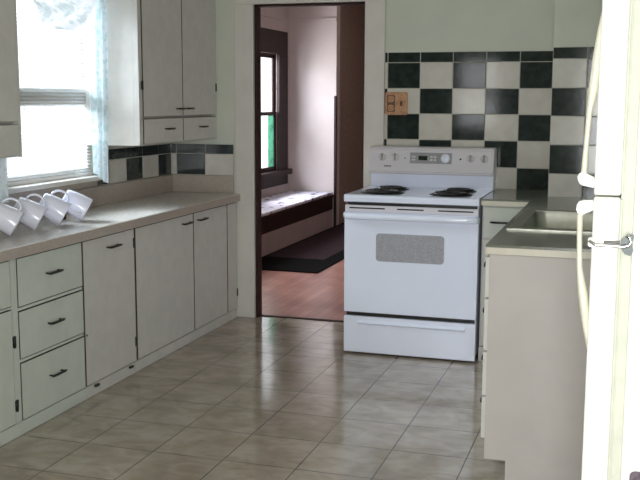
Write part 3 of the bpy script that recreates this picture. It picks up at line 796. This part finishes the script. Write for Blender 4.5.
# ------------------------------------------------------------------ refrigerator, seen from its side
FX0, FY0, FY1 = -0.080, 2.40, 3.14
fr = thing('refrigerator', 'cream white two-door refrigerator standing at the right edge', 'refrigerator', (0.3, 2.77, 0))
bm = NB(); box(bm, 0.012, 0.70, FY0, FY1, 0.03, 1.72, 0.006); obj('body', bm, M['fridge'], fr)
bm = NB(); box(bm, -0.0175, 0.012, FY0 + 0.011, FY1 - 0.011, 0.06, 1.715, 0.001); obj('front_flange', bm, M['gasket'], fr)
for (z0, z1) in ((0.10, 1.2245), (1.2285, 1.735)):
    bm = NB(); box(bm, FX0, -0.018, FY0, FY1, z0, z1, 0.007, 3); d = obj('door', bm, M['fridge'], fr)
    bm = NB()
    for i, (xa, xb, ins) in enumerate(((-0.018, -0.013, 0.004), (-0.013, -0.0085, 0.009))):
        box(bm, xa, xb, FY0 + ins, FY1 - ins, z0 + ins, z1 - ins, 0.001)
    obj('gasket', bm, M['gasket'], d)
    # bowed pull handle near the opening edge
    up = z0 > 1
    yh = FY0 + 0.035
    if up: prof = [(1.262, 0.020, 0.010), (1.275, 0.026, 0.0075), (1.34, 0.0235, 0.0062), (1.42, 0.0195, 0.0070), (1.48, 0.0120, 0.0115), (1.56, 0.0050, 0.0115), (1.62, 0.000, 0.008), (1.655, -0.003, 0.005)]
    else: prof = [(1.188, 0.024, 0.010), (1.175, 0.031, 0.0075), (1.12, 0.0300, 0.0065), (1.05, 0.0270, 0.0068), (0.985, 0.0165, 0.0120), (0.94, 0.010, 0.0115), (0.90, 0.005, 0.009), (0.845, -0.003, 0.005)]
    bm = NB(); tube(bm, [(FX0 - o_, yh, z) for (z, o_, rr) in prof], [rr for (_, _, rr) in prof], 12, flat=1.5, upv=(-1, 0, 0.001)); hh = obj('handle', bm, M['handle'], d)
    zc0 = 1.2375 if up else 1.184
    bm = NB(); prism(bm, [(FX0 + 0.001, zc0 + (0.030 if up else 0.006)), (FX0 + 0.001, zc0 + (0.006 if up else 0.030)), (FX0 - 0.030, zc0 + (0.012 if up else 0.028)), (FX0 - 0.038, zc0 + (0.020 if up else 0.022)), (FX0 - 0.040, zc0 + (0.036 if up else 0.002)), (FX0 - 0.030, zc0 + (0.044 if up else -0.006))], 1, yh - 0.016, yh + 0.016, 0.003); obj('handle_mount', bm, M['fridge'], d)
for sx in (0.06, 0.64):
    for sy in (FY0 + 0.06, FY1 - 0.06):
        bm = NB(); lathe(bm, [(0, 0), (0.02, 0), (0.02, 0.03), (0, 0.03)], (sx, sy, 0), (0, 0, 1), 12); obj('foot', bm, M['black'], fr)
bm = NB(); box(bm, -0.012, 0.012, FY0 + 0.02, FY1 - 0.02, 0.02, 0.085, 0.003); obj('toe_grille', bm, M['gasket'], fr)
# latch screwed across the door edge
la = bpy.data.objects.new('door_latch', None); COL.objects.link(la); la.parent = fr; la.location = Vector((-0.02, FY0, 1.115)) - fr.location
la['label'] = 'chrome hook latch'
bm = NB(); prism(bm, rrect(-0.048, 1.117, 0.045, 0.017, 0.006), 1, FY0 - 0.007, FY0 - 0.0003, 0.001); prism(bm, rrect(-0.080, 1.117, 0.016, 0.022, 0.005), 1, FY0 - 0.010, FY0 - 0.0003, 0.001); obj('door_bracket', bm, M['handle'], la)
bm = NB(); tube(bm, [(-0.086, FY0 - 0.010, 1.121), (-0.070, FY0 - 0.0115, 1.1115), (-0.030, FY0 - 0.0115, 1.111), (-0.006, FY0 - 0.012, 1.110), (0.004, FY0 - 0.013, 1.113), (0.010, FY0 - 0.013, 1.122), (0.006, FY0 - 0.013, 1.133), (-0.002, FY0 - 0.013, 1.136)], 0.0042, 10); obj('hook', bm, M['chrome'], la)
bm = NB(); box(bm, -0.052, -0.016, FY0 - 0.010, FY0 - 0.0072, 1.116, 1.122, 0.001); obj('slot', bm, M['black'], la)
bm = NB(); prism(bm, [(-0.014, 1.122), (-0.006, 1.132), (0.013, 1.139), (0.016, 1.134), (0.010, 1.118), (0.015, 1.100), (0.010, 1.088), (-0.004, 1.092), (-0.012, 1.104)], 1, FY0 - 0.008, FY0 - 0.0003, 0.001); obj('catch_plate', bm, mat('latch_dark_metal', (52, 56, 54), rough=0.3, metal=0.6, noise=0.2), la)

mg = thing('fridge_magnet', 'small dark magnet with a yellow patch low on the refrigerator side', 'magnet', (0.06, FY0, 0.52))
bm = NB(); prism(bm, rrect(0.068, 0.520, 0.070, 0.080, 0.012), 1, FY0 - 0.005, FY0 - 0.0003, 0.001); obj('backing', bm, M['magnet'], mg)
bm = NB(); prism(bm, rrect(0.075, 0.515, 0.040, 0.052, 0.012), 1, FY0 - 0.0062, FY0 - 0.005); obj('picture', bm, M['magnet_y'], mg)

# ------------------------------------------------------------------ dining room: window seat, cushion, rug, green cloth
BX = -3.197
b = thing('bench', 'long built-in window bench with dark apron and pale lower panel', 'bench', (-3.5, 8.9, 0))
bm = NB(); box(bm, DWX + 0.002, BX - 0.012, 7.0, DEY - 0.045, 0.0, 0.205, 0.002); obj('lower_panel', bm, M['benchp'], b)
bm = NB(); box(bm, DWX + 0.002, BX - 0.008, 7.0, DEY - 0.045, 0.206, 0.345, 0.003); obj('apron', bm, M['dkwood'], b)
bm = NB(); box(bm, DWX + 0.002, BX + 0.006, 6.98, DEY - 0.045, 0.346, 0.372, 0.005); obj('seat_board', bm, M['dkwood'], b)
bm = NB(); box(bm, DWX + 0.035, BX - 0.004, 7.05, DEY - 0.05, 0.3725, 0.402, 0.012, 3)
tag(obj('bench_cushion', bm, M['cushion'], None), 'pale printed cushion lying along the window bench', 'cushion')
rg = thing('rug', 'dark rug with a black border on the red wooden floor', 'rug', (-2.8, 9.0, 0))
bm = NB(); plate(bm, 2, [-3.185, -3.17, -2.60, -2.46], [7.70, 8.35, 11.75, 11.95], {(1, 1)}, 0.0005, 0.010); obj('border', bm, M['rug_b'], rg)
bm = NB(); box(bm, -3.169, -2.601, 8.351, 11.749, 0.0005, 0.009); obj('field', bm, M['rug_c'], rg)
def gfold(s, t):
    return (DWX - 0.035 + 0.004 * math.sin(2 * PI * 4 * s), 10.07 + 0.172 * s, 0.70 + 0.58 * t)
bm = NB(); grid_mesh(bm, 24, 10, gfold)
tag(obj('curtain', bm, M['green'], None), 'narrow green cloth hanging in the lower half of the dining window', 'curtain')

# ------------------------------------------------------------------ light: daylight through the windows
def area(name, loc, rot, sx, sy, e, col=(1, 1, 1)):
    l = bpy.data.lights.new(name, 'AREA'); l.shape = 'RECTANGLE'; l.size = sx; l.size_y = sy; l.energy = e; l.color = col
    o = bpy.data.objects.new(name, l); COL.objects.link(o); o.location = loc; o.rotation_euler = rot
    return o
def sky(name, src, aim, sx, sy, e, col):
    src = Vector(src); o = area(name, src, (0, 0, 0), sx, sy, e, col)
    o.rotation_euler = (Vector(aim) - src).to_track_quat('-Z', 'Y').to_euler(); return o
sky('daylight_kitchen_window', (XL - 1.35, 4.66, 2.08), (-2.55, 4.60, 0.95), 1.2, 0.9, 155, (0.76, 0.88, 1.0))
area('daylight_glazed_door', (-0.06, YF - 0.35, 1.2), (PI / 2, 0, 0), 1.1, 1.8, 102, (0.97, 0.98, 1.0))
area('daylight_front_window', (-1.91, YF - 0.35, 1.53), (PI / 2, 0, 0), 0.7, 1.0, 10, (0.97, 0.98, 1.0))
area('daylight_dining_window', (DWX - 0.55, 9.70, 1.35), (0, -PI / 2, 0), 1.3, 1.1, 70, (0.93, 0.96, 1.0))
area('daylight_added_side_window', (DWX - 0.55, 7.45, 1.35), (0, -PI / 2, 0), 1.3, 1.4, 75, (0.95, 0.97, 1.0))  # lamp outside the added unseen window, brightens the dining floor
sky('daylight_dining_high_sky', (-4.75, 7.9, 2.3), (-3.45, 10.65, 1.15), 0.8, 0.7, 62, (0.76, 0.88, 1.0))

w = bpy.data.worlds.new('World'); SC.world = w; w.use_nodes = True
bg = w.node_tree.nodes['Background']; bg.inputs['Color'].default_value = (0.92, 0.96, 1.0, 1); bg.inputs['Strength'].default_value = 1.2

# ------------------------------------------------------------------ camera
cam = bpy.data.cameras.new('Camera'); co = bpy.data.objects.new('Camera', cam); COL.objects.link(co)
cam.sensor_fit = 'HORIZONTAL'; cam.sensor_width = 36.0; cam.lens = 980.19 * 36.0 / 640.0; cam.clip_start = 0.05
yw, pt, rl = math.radians(17.5531), math.radians(8.2262), math.radians(0.2327)
fw = Vector((-math.sin(yw) * math.cos(pt), math.cos(yw) * math.cos(pt), -math.sin(pt)))
rr = Vector((math.cos(yw), math.sin(yw), 0)); uu = rr.cross(fw)
r2 = rr * math.cos(rl) + uu * math.sin(rl); u2 = -rr * math.sin(rl) + uu * math.cos(rl)
mw = Matrix((r2, u2, -fw)).transposed().to_4x4(); mw.translation = Vector((0, 0, 1.4528))
co.matrix_world = mw
SC.camera = co

SC.view_settings.view_transform = 'Standard'; SC.view_settings.look = 'None'
SC.view_settings.gamma = 1.0; SC.view_settings.use_curve_mapping = False
SC.view_settings.exposure = 0.6
SC.cycles.use_denoising = True
SC.cycles.max_bounces = 10; SC.cycles.diffuse_bounces = 6; SC.cycles.transparent_max_bounces = 16
SC.cycles.caustics_reflective = False; SC.cycles.caustics_refractive = False
SC.cycles.sample_clamp_indirect = 6.0
